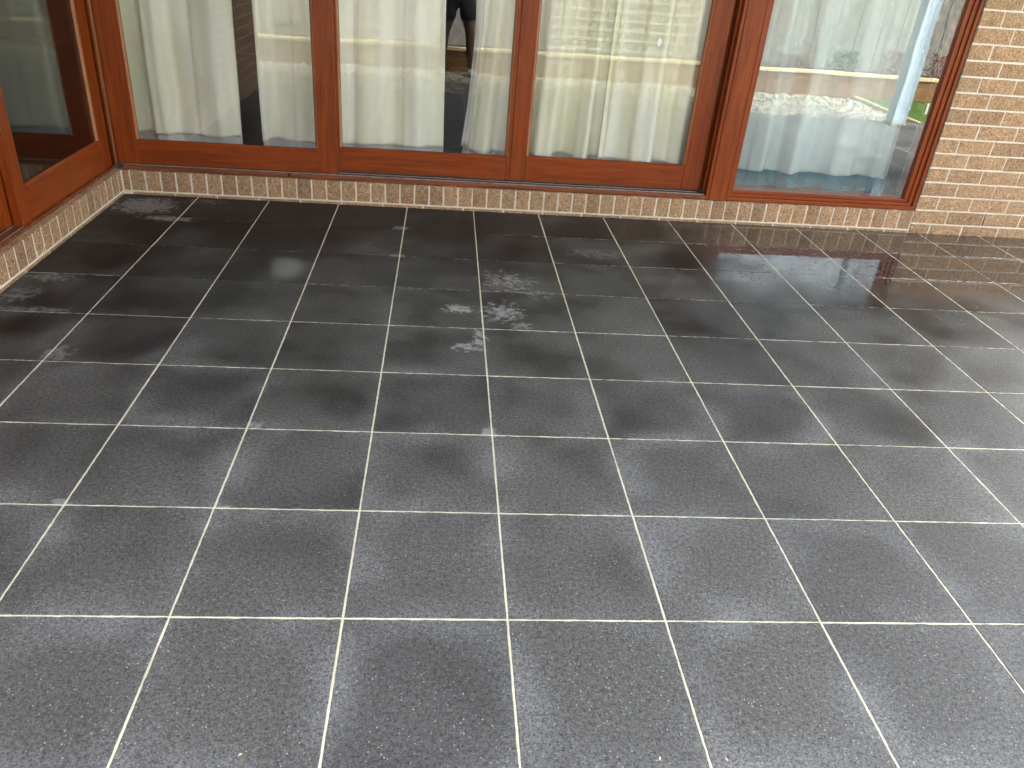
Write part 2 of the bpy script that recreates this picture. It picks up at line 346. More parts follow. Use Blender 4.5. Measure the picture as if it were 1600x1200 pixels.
# ------------------------------------------------------------------ bricks
def brick_mesh(L, H, D, k, facing='y', nu=5, nv=3):
    """front face at local y=0 looking to -y, gently uneven; 230 x 76 etc.; origin at centre of front"""
    rr = random.Random(k * 7 + 3); bm = bmesh.new(); g = []
    for j in range(nv + 1):
        row = []
        for i in range(nu + 1):
            u = -L / 2 + L * i / nu; v = -H / 2 + H * j / nv
            e = i in (0, nu) or j in (0, nv)
            yy = rr.uniform(-.0010, .0010) + (.0012 if e else 0)
            row.append(bm.verts.new((u + (rr.uniform(-.0012, .0012) if e else 0), yy, v + (rr.uniform(-.0010, .0010) if e else 0))))
        g.append(row)
    for j in range(nv):
        for i in range(nu): bm.faces.new((g[j][i], g[j][i + 1], g[j + 1][i + 1], g[j + 1][i]))
    bk = [[bm.verts.new((sx * L / 2, D, sz * H / 2)) for sx in (-1, 1)] for sz in (-1, 1)]
    bm.faces.new([*reversed(g[0]), bk[0][0], bk[0][1]][::1])
    bm.faces.new([*g[-1], bk[1][1], bk[1][0]])
    bm.faces.new([g[j][0] for j in range(nv + 1)] + [bk[1][0], bk[0][0]])
    bm.faces.new([g[j][-1] for j in reversed(range(nv + 1))] + [bk[0][1], bk[1][1]])
    bm.faces.new((bk[0][0], bk[1][0], bk[1][1], bk[0][1]))
    bmesh.ops.recalc_face_normals(bm, faces=bm.faces)
    me = bpy.data.meshes.new('brick'); bm.to_mesh(me); bm.free(); me.materials.append(M['brick']); return me
YW = 3.2; XL = -.422
def place(me, loc, rz, parent, sx=1):
    o = bpy.data.objects.new('brick', me); COL.objects.link(o); o.parent = parent; o.location = loc; o.rotation_euler = (0, 0, rz); o.scale = (sx, 1, 1); return o
rb = random.Random(21)
# -- plinth under the back doors: header bricks on edge
hm = [brick_mesh(.0757, .116, .09, 40 + k, nu=3, nv=4) for k in range(7)]
sm_ = [brick_mesh(.230, .016, .09, 60 + k, nu=5, nv=1) for k in range(3)]
pl = thing('brick_plinth', 'low plinth of upright brown bricks under the long row of sliding timber doors and window', 'plinth', (2, YW, 0))
put(box('mortar', (XL - .1, 4.337, YW + .0042, YW + .10, -.10, .1345), M['mortar'], bev=0), pl)
for k in range(-22, 33):
    x0 = 1.508 + .0857 * k + .005; x1 = x0 + .0757
    o = place(hm[rb.randrange(7)], ((x0 + x1) / 2, YW + rb.uniform(-.001, .001), .0225 + .058), 0, None); put(o, pl)
    o.rotation_euler = (rb.uniform(-.006, .006), rb.uniform(-.009, .009), rb.uniform(-.01, .01))
x = XL + .05
while x < 4.337:
    L = min(.23, 4.333 - x); o = place(sm_[rb.randrange(3)], (x + L / 2, YW + .0015, .0035), 0, None, L / .23); put(o, pl); x += .24
def mortar_bed(name, a, b, fixed, z, axis, parent, r=.0042):
    vs, fs = [], []; n = int(abs(b - a) / .009); rr = random.Random(int(abs(a) * 100))
    for k in range(n + 1):
        s = a + (b - a) * k / n; d = r * (1 + rr.uniform(-.35, .35)); dz = rr.uniform(-.0009, .0009); h = .0042 * (1 + rr.uniform(-.3, .3))
        for (p, q) in ((.012, h), (-.1 * d, h * .8), (-d * .7, 0), (-.1 * d, -h * .8), (.012, -h)):
            vs.append((s, fixed + p, z + q + dz) if axis == 'x' else (fixed - p, s, z + q + dz))
    for k in range(n):
        for q in range(4):
            A = 5 * k + q; fs.append((A, A + 5, A + 6, A + 1))
    o = pyd(name, vs, fs, M['mortar']); put(o, parent)
mortar_bed('mortar_bed', XL, 4.337, YW, .0185, 'x', pl)
o = place(hm[3], (-.400, YW, .0805), 0, None, .44); put(o, pl)
# -- plinth along the left wing
pll = thing('brick_plinth', 'low plinth of upright brown bricks running forward under the left wing doors', 'plinth', (XL, 2, 0))
put(box('mortar', (XL - .10, XL - .0024, .95, YW + .0024, -.10, .1350), M['mortar'], bev=0), pll)
y = 3.1375
ys = []
while y > 1.0: ys.append(y); y -= .0850
for k, yy in enumerate(ys):
    o = place(hm[rb.randrange(7)], (XL + rb.uniform(-.001, .001), yy - .0425, .0225 + .058), PI / 2, None); put(o, pll); o.rotation_euler = (rb.uniform(-.006, .006), rb.uniform(-.012, .012), PI / 2 + rb.uniform(-.01, .01))
o = place(hm[2], (XL, 3.168, .0805), PI / 2, None, .60); put(o, pll)
y = 3.19
while y > 1.0:
    o = place(sm_[rb.randrange(3)], (XL + .0012, y - .115, .0035), PI / 2, None); put(o, pll); y -= .24
mortar_bed('mortar_bed', .96, YW, XL, .0185, 'y', pll)
# -- brick wall right of the window
wl = thing('brick_wall', 'brown brick wall with pale mortar to the right of the fixed window', 'wall', (4.9, YW, 0))
put(box('mortar', (4.341, 6.5, YW + .0042, YW + .23, -.1, 2.6), M['mortar'], bev=0), wl)
sm = [brick_mesh(.230, .0765, .1, k) for k in range(8)]
small = []
stuffv, stufff = [], []
ci = 0; z0 = -.0205
while z0 + .0765 < 2.6:
    z1 = z0 + .0765
    even = ci % 2 == 0
    js = ([4.341, 4.468, 4.681] if even else [4.341, 4.558]) 
    while js[-1] < 6.5: js.append(js[-1] + .24)
    for a, b in zip(js[:-1], js[1:]):
        x0 = a + (.005 if a > 4.35 else .0); x1 = min(b, 6.5) - .005
        if x1 - x0 < .03: continue
        if ci == 1 and abs(b - 4.798) < .001: x1 -= .001
        L = x1 - x0
        if z1 < 1.75:
            me = sm[rb.randrange(8)]
            o = place(me, ((x0 + x1) / 2, YW + rb.uniform(-.0012, .0012), (z0 + z1) / 2), 0, None, L / .23); put(o, wl)
            o.rotation_euler = (rb.uniform(-.004, .004), rb.uniform(-.002, .002), rb.uniform(-.003, .003))
        else: small.append((x0, x1, YW, YW + .05, z0, z1))
    ci += 1; z0 += .0868
st = boxes('brick', small, M['brick'], None, .002); st['kind'] = 'stuff'; put(st, wl)
put(box('weep_hole', (4.7985, 4.8075, YW + .0022, YW + .02, .066 + .001, .1425), M['rubber'], bev=0), wl)
# -- left wing brick wall (past the left doors)
wl2 = thing('brick_wall', 'brown brick wall of the left wing beyond its glass doors', 'wall', (XL, .3, 0))
put(box('mortar', (XL - .23, XL - .0035, -.42, .945, -.1, 2.55), M['mortar'], bev=0), wl2)
bs = []; z0 = -.0205; ci = 0
while z0 < 2.5:
    y = -.42 - (.12 if ci % 2 else 0)
    while y < .93:
        a, b = max(y, -.42), min(y + .23, .945)
        if b - a > .03: bs.append((XL - .05, XL, a, b, z0, z0 + .0765))
        y += .24
    ci += 1; z0 += .0868
st = boxes('brick', bs, M['brick'], None, .002); st['kind'] = 'stuff'; put(st, wl2)
# wall over the doors
wl3 = thing('brick_wall', 'band of brickwork above the door heads under the patio ceiling', 'wall', (2, YW, 2.2))
put(box('mortar', (XL, 4.3405, YW + .004, YW + .2, 2.24, 2.6), M['mortar'], bev=0), wl3)
bs = []
for k in range(4):
    x = XL - (.12 if k % 2 else 0)
    while x < 4.33:
        a, b = max(x, XL), min(x + .23, 4.335)
        if b - a > .03: bs.append((a, b, YW, YW + .05, 2.243 + .0868 * k, 2.3195 + .0868 * k))
        x += .24
st = boxes('brick', bs, M['brick'], None, .002); st['kind'] = 'stuff'; put(st, wl3)

# ------------------------------------------------------------------ doors and window
def U(side):
    """maps (u0,u1, d0,d1, z0,z1): u along the wall, d depth into the house from the reference face"""
    if side == 'back': return lambda u0, u1, d0, d1, z0, z1: (u0, u1, d0, d1, z0, z1)
    return lambda u0, u1, d0, d1, z0, z1: (-d1, -d0, u0, u1, z0, z1)
def grain(side, upright): return M['wz'] if upright else (M['wx'] if side == 'back' else M['wy'])
def panel(root, side, u0, u1, d, z0, z1, sl, sr, rb_, th=.038, gl='glass'):
    B = U(side)
    put(box('stile', B(u0, u0 + sl, d, d + th, z0, z1), M['wz'], bev=.0012), root)
    put(box('stile', B(u1 - sr, u1, d, d + th, z0, z1), M['wz'], bev=.0012), root)
    a, b = u0 + sl + .0012, u1 - sr - .0012
    put(box('bottom_rail', B(a, b, d + .0008, d + th, z0 + .001, z0 + rb_), grain(side, False), bev=.0012), root)
    put(box('top_rail', B(a, b, d + .0008, d + th, z1 - .10, z1 - .001), grain(side, False), bev=.0012), root)
    zb, zt = z0 + rb_, z1 - .10
    # bevelled glazing beads: small prism from the face back to the glass
    def bead(p, q, s, horiz):
        bm = bmesh.new(); prof = [(0, .003), (.0, .0165), (.013, .0165), (.013, .012), (.004, .003)]
        P = []
        for e in (0, 1):
            ring = []
            for (w, dd) in prof:
                if horiz: u = (p if e == 0 else q); z = s[0] + s[1] * w
                else: u = s[0] + s[1] * w; z = (p if e == 0 else q)
                co = (u, d + dd, z) if side == 'back' else (-(d + dd), u, z)
                ring.append(bm.verts.new(co))
            P.append(ring)
        n = len(prof)
        for i in range(n): bm.faces.new((P[0][i], P[0][(i + 1) % n], P[1][(i + 1) % n], P[1][i]))
        bm.faces.new(P[0]); bm.faces.new(P[1]); bmesh.ops.recalc_face_normals(bm, faces=bm.faces)
        put(link('glazing_bead', bm, M['bead'] if not horiz else grain(side, False)), root)
    bead(a, b, (zb, 1), True); bead(a, b, (zt, -1), True)
    bead(zb + .013, zt - .013, (a, 1), False); bead(zb + .013, zt - .013, (b, -1), False)
    g = put(box('glass_pane', B(a - .004, b + .004, d + .017, d + .022, zb - .004, zt + .004), M[gl], bev=0), root)
    # dark gasket lines
    put(boxes('gasket', [B(a + .013, b - .013, d + .0162, d + .0168, zb + .0132, zb + .0150), B(a + .0132, a + .0150, d + .0162, d + .0168, zb + .0152, zt - .014), B(b - .0150, b - .0132, d + .0162, d + .0168, zb + .0152, zt - .014)], M['rubber'], None, 0), root)

ZT = 2.12
# frame of the back doors
fr = thing('door_frame', 'reddish timber frame with sill tracks and wide mullion around the three back sliding doors', 'door frame', (1.4, YW, .14))
put(box('sill', (-.455, 3.0035, 3.2085, 3.36, .141, .1635), M['sillw'], bev=.003, seg=2), fr)
for yy in (3.2195, 3.2665, 3.3100):
    put(box('track', (-.44, 2.998, yy, yy + .004, .1640, .1715), M['track'], bev=.0008), fr)
put(box('track_channel', (-.44, 2.998, 3.2240, 3.2662, .1638, .1655), M['rubber'], bev=0), fr)
put(box('track_channel', (-.44, 2.998, 3.2708, 3.3098, .1638, .1655), M['rubber'], bev=0), fr)
put(box('head', (-.455, 4.339, 3.206, 3.36, 2.135, 2.237), M['wx'], bev=.002), fr)
mul = [(3.004, 3.023, 3.2075, 3.34), (3.0245, 3.128, 3.2055, 3.34), (3.1295, 3.146, 3.2075, 3.34)]
for a, b, c, d in mul: put(box('mullion', (a, b, c, d, .1405, 2.134), M['wz'], bev=.0015), fr)
put(box('jamb', (2.985, 3.003, 3.318, 3.36, .164, 2.134), M['wz'], bev=.001), fr)
put(box('jamb_stop', (2.990, 3.003, 3.245, 3.262, .172, 2.134), M['wz'], bev=.001), fr)
put(box('roller_stop', (2.968, 3.0, 3.244, 3.264, .1716, .186), M['rubber'], bev=.003), fr)
def plug(x, y, z, r, parent):
    bm = bmesh.new(); bmesh.ops.create_cone(bm, cap_ends=True, segments=14, radius1=r, radius2=r * .8, depth=.012, matrix=Matrix.Translation((x, y, z)) @ Matrix.Rotation(PI / 2, 4, 'X'))
    bmesh.ops.create_cone(bm, cap_ends=True, segments=12, radius1=r * .5, radius2=r * .3, depth=.010, matrix=Matrix.Translation((x, y - .006, z)) @ Matrix.Rotation(PI / 2, 4, 'X'))
    put(link('drain_cap', bm, M['rubber']), parent)
plug(.527, 3.2055, .156, .009, fr)
put(box('drain_cap', (-.436, -.405, 3.203, 3.219, .150, .170), M['rubber'], bev=.005, seg=2), fr)
d1 = thing('sliding_door', 'left back timber sliding door beside the house corner, overlapping its neighbour', 'door', (.2, 3.228, .172))
panel(d1, 'back', -.434, .802, 3.2270, .1725, ZT, .114, .108, .122)
d2 = thing('sliding_door', 'middle back timber sliding door with a small lock in its bottom rail', 'door', (1.3, 3.28, .175))
panel(d2, 'back', .760, 1.8095, 3.2760, .1770, ZT, .050, .020, .125)
put(box('scratch', (.7835, .7865, 3.2262, 3.2275, .452, .470), M['rubber'], bev=0), d1); d1.children[-1].rotation_euler = (0, 0, 0)
put(boxes('lock', [(1.713, 1.745, 3.2738, 3.2765, .2275, .2435), (1.719, 1.731, 3.2716, 3.2738, .2305, .2405)], M['lockm'], None, .001), d2)
put(box('keyhole', (1.7235, 1.7265, 3.2710, 3.2716, .2330, .2385), M['rubber'], bev=0), d2)
d3 = thing('sliding_door', 'right back timber sliding door between the lock door and the wide mullion', 'door', (2.4, 3.27, .175))
panel(d3, 'back', 1.8105, 2.972, 3.2720, .1790, ZT, .090, .108, .132)
bm = bmesh.new(); bmesh.ops.create_circle(bm, cap_ends=True, segments=18, radius=1, matrix=Matrix.Translation((2.594, 3.2886, .991)) @ Matrix.Rotation(PI / 2, 4, 'X') @ Matrix.Diagonal((.012, .022, 1, 1)))
e = bmesh.ops.extrude_face_region(bm, geom=bm.faces[:]); bmesh.ops.translate(bm, vec=(0, -.0006, 0), verts=[v for v in e['geom'] if isinstance(v, bmesh.types.BMVert)]); bmesh.ops.recalc_face_normals(bm, faces=bm.faces)
put(link('paint_spot', bm, M['paint']), d3)
put(boxes('paint_spot', [(2.741, 2.746, 3.288, 3.2887, 1.18, 1.26), (2.60, 2.604, 3.288, 3.2887, 1.20, 1.235)], M['paint'], None, .001), d3)
# corner post between the two rows of doors
cp = thing('corner_post', 'timber corner post with a rounded bead where the two door rows meet', 'post', (-.45, 3.24, .15))
put(box('post', (-.475, -.4352, 3.2362, 3.29, .152, 2.134), M['wz'], bev=.002), cp)
bm = bmesh.new(); bmesh.ops.create_cone(bm, cap_ends=True, segments=16, radius1=.0095, radius2=.0095, depth=ZT - .165, matrix=Matrix.Translation((-.4535, 3.2335, (ZT + .165) / 2)))
put(link('bead', bm, M['bead'], smooth=True), cp)
# fixed window
fw = thing('fixed_window', 'tall fixed timber window with stepped frame beside the brick wall', 'window', (3.75, YW, .14))
def wframe(x0, x1, z0, z1, y0, y1, wl_, wr, wb, name):
    if wb: put(box(name, (x0, x1, y0, y1, z0, z0 + wb), M['wx'], bev=.003, seg=2), fw)
    if wr: put(box(name, (x1 - wr, x1, y0 + .0005, y1, z0 + wb + .0003, z1), M['wz'], bev=.003, seg=2), fw)
    if wl_: put(box(name, (x0, x0 + wl_, y0 + .0005, y1, z0 + wb + .0003, z1), M['wz'], bev=.003, seg=2), fw)
wframe(3.147, 4.336, .1405, 2.134, 3.2095, 3.33, 0, .021, .022, 'frame')
wframe(3.1475, 4.314, .163, 2.134, 3.222, 3.33, .012, .024, .018, 'frame_step')
wframe(3.160, 4.289, .1815, 2.134, 3.232, 3.33, .014, .028, .020, 'glazing_bead')
put(box('glass_pane', (3.1745, 4.2605, 3.252, 3.257, .202, 2.134), M['glassw'], bev=0), fw)
put(box('sealant', (4.3362, 4.3405, 3.2065, 3.33, .1405, 2.134), M['sealant'], bev=0), fw)
put(box('inner_sill', (3.16, 4.33, 3.334, 3.50, .150, .176), M['sillw'], bev=.002), fw)
put(boxes('paper_label', [(4.226, 4.238, 3.2508, 3.2517, .705, .765)], M['paint'], None, 0), fw)
drips = []
rd = random.Random(4)
for k in range(16):
    xx = rd.uniform(3.2, 4.22); zz = rd.uniform(1.0, 1.35); drips.append((xx, xx + .0025, 3.2511, 3.2517, zz, zz + rd.uniform(.008, .03)))
put(boxes('rain_streak', drips, M['paint'], None, .0003), fw)
# left wing doors
frl = thing('door_frame', 'reddish timber frame with worn sill and tracks around the left wing doors', 'door frame', (-.5, 2, .14))
put(box('sill', (-.62, -.4565, 1.0, 3.205, .1405, .1535), M['sillw'], bev=.003, seg=2), frl)
for xx in (-.4665, -.512, -.556): put(box('track', (xx - .004, xx, 1.06, 2.149 if xx > -.5 else 3.2, .1539, .1600), M['track'], bev=.0008), frl)
put(box('jamb', (-.62, -.46, .95, 1.06, .154, 2.134), M['wz'], bev=.002), frl)
put(box('head', (-.62, -.46, .95, 3.205, 2.135, 2.237), M['wy'], bev=.002), frl)
l1 = thing('sliding_door', 'left wing timber door standing nearest the corner with mirror-like glass', 'door', (-.47, 2.7, .15))
panel(l1, 'left', 2.150, 3.2235, .4725, .1545, ZT, .088, .118, .153, gl='glassl')
put(box('corner_block', (-.4735, -.4715, 2.158, 2.166, .163, .176), M['bead'], bev=.001), l1)
l2 = thing('sliding_door', 'left wing timber door at the photo edge set one track behind', 'door', (-.52, 1.6, .15))
panel(l2, 'left', 1.065, 2.185, .5180, .1605, ZT, .088, .088, .150, gl='glassl')

# ------------------------------------------------------------------ curtains
def curtain(name, label, x0, x1, yb, zb, zt, mat, seed, amp=.028, wl=.17, lean0=0., lean1=0., hem=None, group=None, lining=None, k=1.5):
    kk = k; amp = amp * kk; rr = random.Random(seed); nx = max(24, int((x1 - x0) / .0075)); nz = 46
    ph = [0]; 
    f1, f2, f3 = rr.uniform(.8, 1.2), rr.uniform(.3, .5), rr.uniform(1.7, 2.3); p1, p2, p3 = [rr.uniform(0, 6.28) for _ in range(3)]
    def yf(u, z):
        s = (u - x0); k = 2 * PI / wl
        w = s * k * f1 + .9 * math.sin(s * k * f2 + p2) + .16 * math.sin(z * 2.1 + p3)
        q = math.sin(w + p1); q = math.copysign(abs(q) ** .6, q)
        a = amp * (.72 + .28 * math.sin(s * k * .31 + p3))
        return yb + a * (.85 + .15 * math.sin(z * 1.3 + p1)) * (q + .22 * math.sin(w * 2.3 + p2 + z * .8)) + .003 * math.sin(z * 9 + s * 21)
    def grid(zlo, zhi, dy, m, nm, xa=x0, xb=x1, hemw=0.):
        vs, fs = [], []
        for j in range(nz + 1):
            t = j / nz; z = zlo + (zhi - zlo) * t ** 1.25
            for i in range(nx + 1):
                s = i / nx; u = xa + (xb - xa) * s
                fall = max(0, 1 - (z - zb) / .9)
                uu = u + lean0 * (1 - s) * fall + lean1 * s * fall
                zz = z + (hemw * math.sin(u * 31 + seed) * .004 if j == 0 else 0)
                vs.append((uu, yf(u, z) + dy, zz))
        for j in range(nz):
            for i in range(nx):
                A = j * (nx + 1) + i; fs.append((A, A + 1, A + nx + 2, A + nx + 1))
        o = pyd(nm, vs, fs, m, smooth=True)
        md = o.modifiers.new('thick', 'SOLIDIFY'); md.thickness = .0012; md.offset = 1
        return o
    root = thing(name, label, 'curtain', ((x0 + x1) / 2, yb, zb), group)
    put(grid(zb + (hem or 0), zt, 0, mat, 'fabric', hemw=1), root)
    if lining is not None:
        put(grid(zb - lining, zt, .016, M['lining'], 'lining', x0 - .001, x1 + .001), root)
    return root, grid
G = 'cream curtains behind the sliding doors'
curtain('curtain', 'cream curtain filling the left back door up to the dark gap', -.50, .222, 3.425, .302, 2.2, M['cream'], 3, .026, .24, lean1=-.01, group=G, lining=.10, k=2.7)
curtain('curtain', 'narrow cream curtain between the dark gap and the right stile of the left back door', .348, .93, 3.425, .300, 2.2, M['cream'], 8, .024, .21, group=G, lining=.10, k=2.7)
curtain('curtain', 'cream curtain in the left half of the middle back door', .70, 1.398, 3.430, .305, 2.2, M['cream'], 14, .020, .26, lean1=.012, group=G, lining=.10, k=2.7)
curtain('curtain', 'cream curtain swept aside right of the dark gap in the middle door', 1.592, 2.395, 3.435, .300, 2.2, M['cream'], 29, .026, .19, lean0=-.062, group=G, lining=.10, k=2.7)
curtain('curtain', 'cream curtain overlapping in front in the right half of the right back door', 2.352, 3.12, 3.395, .300, 2.2, M['cream'], 35, .024, .27, group=G, lining=.10, k=2.7)
lin = thing('curtain_lining', 'grey lining edge hanging loose beside the swept cream curtain', 'curtain lining', (1.58, 3.46, .7))
vs, fs = [], []
for j in range(31):
    z = .32 + 1.9 * (j / 30) ** 1.2
    L = 1.515 + (.058 if z > .8 else .058 * (z - .3) / .5) - .02 * max(0, z - .9)
    Rr = 1.56 + .055 * min(1, (z - .3) / .7)
    for i in range(7):
        s = i / 6; vs.append((L + (Rr - L) * s, 3.452 + .01 * math.sin(s * 5 + z * 2), z))
for j in range(30):
    for i in range(6): A = j * 7 + i; fs.append((A, A + 1, A + 8, A + 7))
lo_ = put(pyd('fabric', vs, fs, M['lining'], smooth=True), lin); md = lo_.modifiers.new('thick', 'SOLIDIFY'); md.thickness = .0012
root, grid = curtain('curtain', 'white curtain with a blue border along its foot in the fixed window', 3.11, 4.215, 3.425, .183, 2.2, M['white'], 41, .026, .25, lean1=.03, hem=.095, k=2.1)
put(grid(.183, .2795, -.0016, M['blue'], 'border'), root)
# cord of the window curtain
bm = bmesh.new(); bmesh.ops.create_cone(bm, cap_ends=True, segments=6, radius1=.0013, radius2=.0013, depth=1.95, matrix=Matrix.Translation((4.300, 3.40, 1.175)))
tag(link('pull_cord', bm, M['paint']), 'thin white cord hanging beside the white curtain in the fixed window', 'cord')

# ------------------------------------------------------------------ rooms behind the glass
tag(boxes('interior_floor', [(-6, 6.3, 3.362, 8, .02, .13), (-6, -.63, -.4, 3.3615, .02, .13)], M['ifloor'], None, 0), kind='structure')
tag(boxes('interior_wall', [(-6, 6.5, 8, 8.2, 0, 2.6), (6.3, 6.5, 3.44, 7.999, 0, 2.6), (-6.2, -6.001, -.4, 8, 0, 2.6), (-6, -.66, -.62, -.402, 0, 2.6)], M['interior'], None, 0), kind='structure')
tag(boxes('interior_ceiling', [(-6, 6.299, 3.41, 7.999, 2.45, 2.598), (-6, -.66, -.4, 3.409, 2.45, 2.598)], M['interior'], None, 0), kind='structure')
tag(boxes('roof', [(-6.5, 7.0, 3.405, 8.6, 2.62, 2.78), (-6.5, -.43, -.85, 3.404, 2.62, 2.78)], M['roof'], None, .01), kind='structure')
# unseen patio ceiling, its extent and translucency shaped for the light; post
PX1, PY0 = 6.45, -.62
pc = tag(box('patio_ceiling', (-.428, 5.35, PY0, 3.404, 2.62, 2.70), M['ceiling'], bev=.002), kind='structure')
boxes('ceiling_board', [(-.42, 5.345, PY0 + .02 + k * .25, PY0 + .02 + k * .25 + .242, 2.610, 2.6195) for k in range(15)], M['ceiling'], pc, .002)
put(box('fascia', (-.43, PX1 + .03, PY0 - .03, PY0 - .001, 2.56, 2.76), M['postw'], bev=.003), pc) if False else None
tag(box('fascia_beam', (-.43, PX1 + .03, PY0 - .05, PY0 - .002, 2.53, 2.76), M['postw'], bev=.004), 'pale painted beam along the open front edge of the patio roof', 'beam')
for xr in (5.45, 5.8, 6.15): tag(box('rafter', (xr, xr + .045, PY0, 3.19, 2.62, 2.76), M['postw'], bev=.004), ['second', 'first', 'outermost'][[5.45, 5.8, 6.15].index(xr)].replace('second', 'innermost').replace('first', 'middle') + ' added rafter over the right end of the patio, left open for light', 'rafter', 'unseen added rafters over the patio')  # added rafters; the sheet stops short so sky light reaches the right side
pt = thing('patio_post', 'pale blue painted square post at the outer corner of the patio', 'post', (6.13, -.33, 0))
put(box('shaft', (6.065, 6.205, -.40, -.26, .03, 2.609), M['postw'], bev=.004, seg=2), pt)
put(box('base', (6.055, 6.215, -.41, -.25, .001, .029), M['track'], bev=.003), pt)

# ------------------------------------------------------------------ garden the glass reflects
ZG = -.05
gd = pyd('ground', [(-60, -80, ZG - .03), (80, -80, ZG - .03), (80, 60, ZG - .03), (-60, 60, ZG - .03)], [(0, 1, 2, 3)], M['soil']); tag(gd, kind='structure')
tag(box('gravel_bed', (-6, 6.55, -2.25, -.541, ZG - .026, ZG), M['gravelbed'], bev=0), kind='structure')
def stones(name, x0, x1, y0, y1, n, smin, smax, z, mat, seed):
    rr = random.Random(seed); bm = bmesh.new(); bmesh.ops.create_icosphere(bm, subdivisions=1, radius=1)
    V = [v.co.copy() for v in bm.verts]; F = [[v.index for v in f.verts] for f in bm.faces]; bm.free(); vs, fs = [], []
    for _ in range(n):
        s = rr.uniform(smin, smax); cx, cy = rr.uniform(x0, x1), rr.uniform(y0, y1); a = rr.uniform(0, 6.28); ca, sa = math.cos(a), math.sin(a); b = len(vs)
        sx, sy, sz = s * rr.uniform(.8, 1.4), s * rr.uniform(.6, 1.1), s * rr.uniform(.5, .8)
        for v in V:
            j = rr.uniform(.82, 1.15); X, Y, Zz = v.x * sx * j, v.y * sy * j, v.z * sz * j
            vs.append((cx + X * ca - Y * sa, cy + X * sa + Y * ca, z + sz * .5 + Zz))
        fs += [[b + i for i in f] for f in F]
    return pyd(name, vs, fs, mat)
tag(stones('gravel', -1.5, 6.5, -2.22, -.56, 7500, .011, .030, ZG, M['stonepale'], 9), 'loose pale pebbles covering the strip in front of the patio', 'gravel', kind='stuff')
gt = stones('grit', XL + .004, 5.5, 3.172, 3.197, 230, .0007, .0022, 0, M['soil'], 77); tag(gt, 'scattered dark grit caught along the foot of the brick plinth', 'grit', kind='stuff')
gt2 = stones('grit', -.3, 4.2, -.36, 3.0, 260, .0006, .0016, 0, M['stonepale'], 78); tag(gt2, 'tiny pale grit specks lying over the dark paving', 'grit', kind='stuff')
tag(box('garden_edging', (-1.5, 6.5, -1.085, -1.07, ZG, ZG + .035), M['concrete'], bev=.002), 'thin grey edging strip running through the pale gravel', 'edging')
tag(box('patio_edge', (-.6, XR, -.562, -.541, -.14, -.004), M['concrete'], bev=.003), kind='structure')
tag(box('garden_edging', (6.55, 6.59, -2.2, -.6, ZG, ZG + .045), M['pine'], bev=.004), 'light timber edging between the gravel and the lawn', 'edging')
tag(box('lawn', (6.59, 14, -2.25, 3.0, ZG - .026, ZG + .004), M['grass'], bev=0), kind='structure')
rg = random.Random(12); vs, fs = [], []
for _ in range(14000):
    X, Y = rg.uniform(6.6, 9.5), rg.uniform(-2.22, .4); a = rg.uniform(0, 6.28); h = rg.uniform(.02, .05); w = .003; b = len(vs)
    dx, dy = math.cos(a), math.sin(a); l = rg.uniform(-.02, .02)
    vs += [(X - dx * w, Y - dy * w, ZG), (X + dx * w, Y + dy * w, ZG), (X + dy * l, Y - dx * l, ZG + h)]; fs.append((b, b + 1, b + 2))
tag(pyd('grass', vs, fs, M['grass']), 'short green lawn blades to the right of the gravel', 'grass', kind='stuff')
rwt = thing('retaining_wall', 'low brown timber retaining wall with a pale pine cap behind the gravel', 'retaining wall', (1, -2.27, ZG))
for k in range(6):
    x0 = -5 + 2.4 * k; x1 = min(x0 + 2.395, 7.65)
    if x1 - x0 < .1: continue
    put(box('board', (x0, x1, -2.32, -2.27, ZG, .125), M['sleeper'], bev=.004), rwt)
    put(box('board', (x0 - .0, x1, -2.323, -2.272, .129, .205), M['sleeper'], bev=.004), rwt)
    put(box('cap', (x0, x1, -2.335, -2.253, .209, .250), M['pine'], bev=.004), rwt)
tag(box('garden_bed', (-6, 14, -3.2, -2.336, ZG, .17), M['soil'], bev=0), kind='structure')
fe = thing('garden_fence', 'weathered grey boundary fence of wide upright boards behind the garden bed', 'fence', (2, -3.2, .1))
rf = random.Random(2); x = -6
while x < 14:
    w = .30; put(box('board', (x, x + w - .006, -3.23 + rf.uniform(-.003, .003), -3.205, .1, 1.75 + rf.uniform(-.01, .01)), M['fence'], bev=.002), fe); x += w
put(box('rail', (-6, 14, -3.28, -3.234, .4, .46), M['fence'], bev=.002), fe); put(box('rail', (-6, 14, -3.28, -3.234, 1.4, 1.46), M['fence'], bev=.002), fe)
fl = thing('garden_fence', 'grey side fence closing the garden on the left', 'fence', (-6, -1.8, 0))
put(boxes('board', [(-6.03, -6.0, -3.2 + k * .3, -2.906 + k * .3, -.04, 1.75) for k in range(8)], M['fence'], None, .002), fl)
tr = thing('trellis', 'cream square garden trellis standing against the boundary fence', 'trellis', (3.7, -3.0, .17))
for k in range(17): put(box('slat', (2.72 + k * .122, 2.748 + k * .122, -3.05, -3.036, .175, 1.5), M['trellis'], bev=.001), tr)
for k in range(11): put(box('slat', (2.70, 4.70, -3.0355, -3.022, .22 + k * .12, .248 + k * .12), M['trellis'], bev=.001), tr)
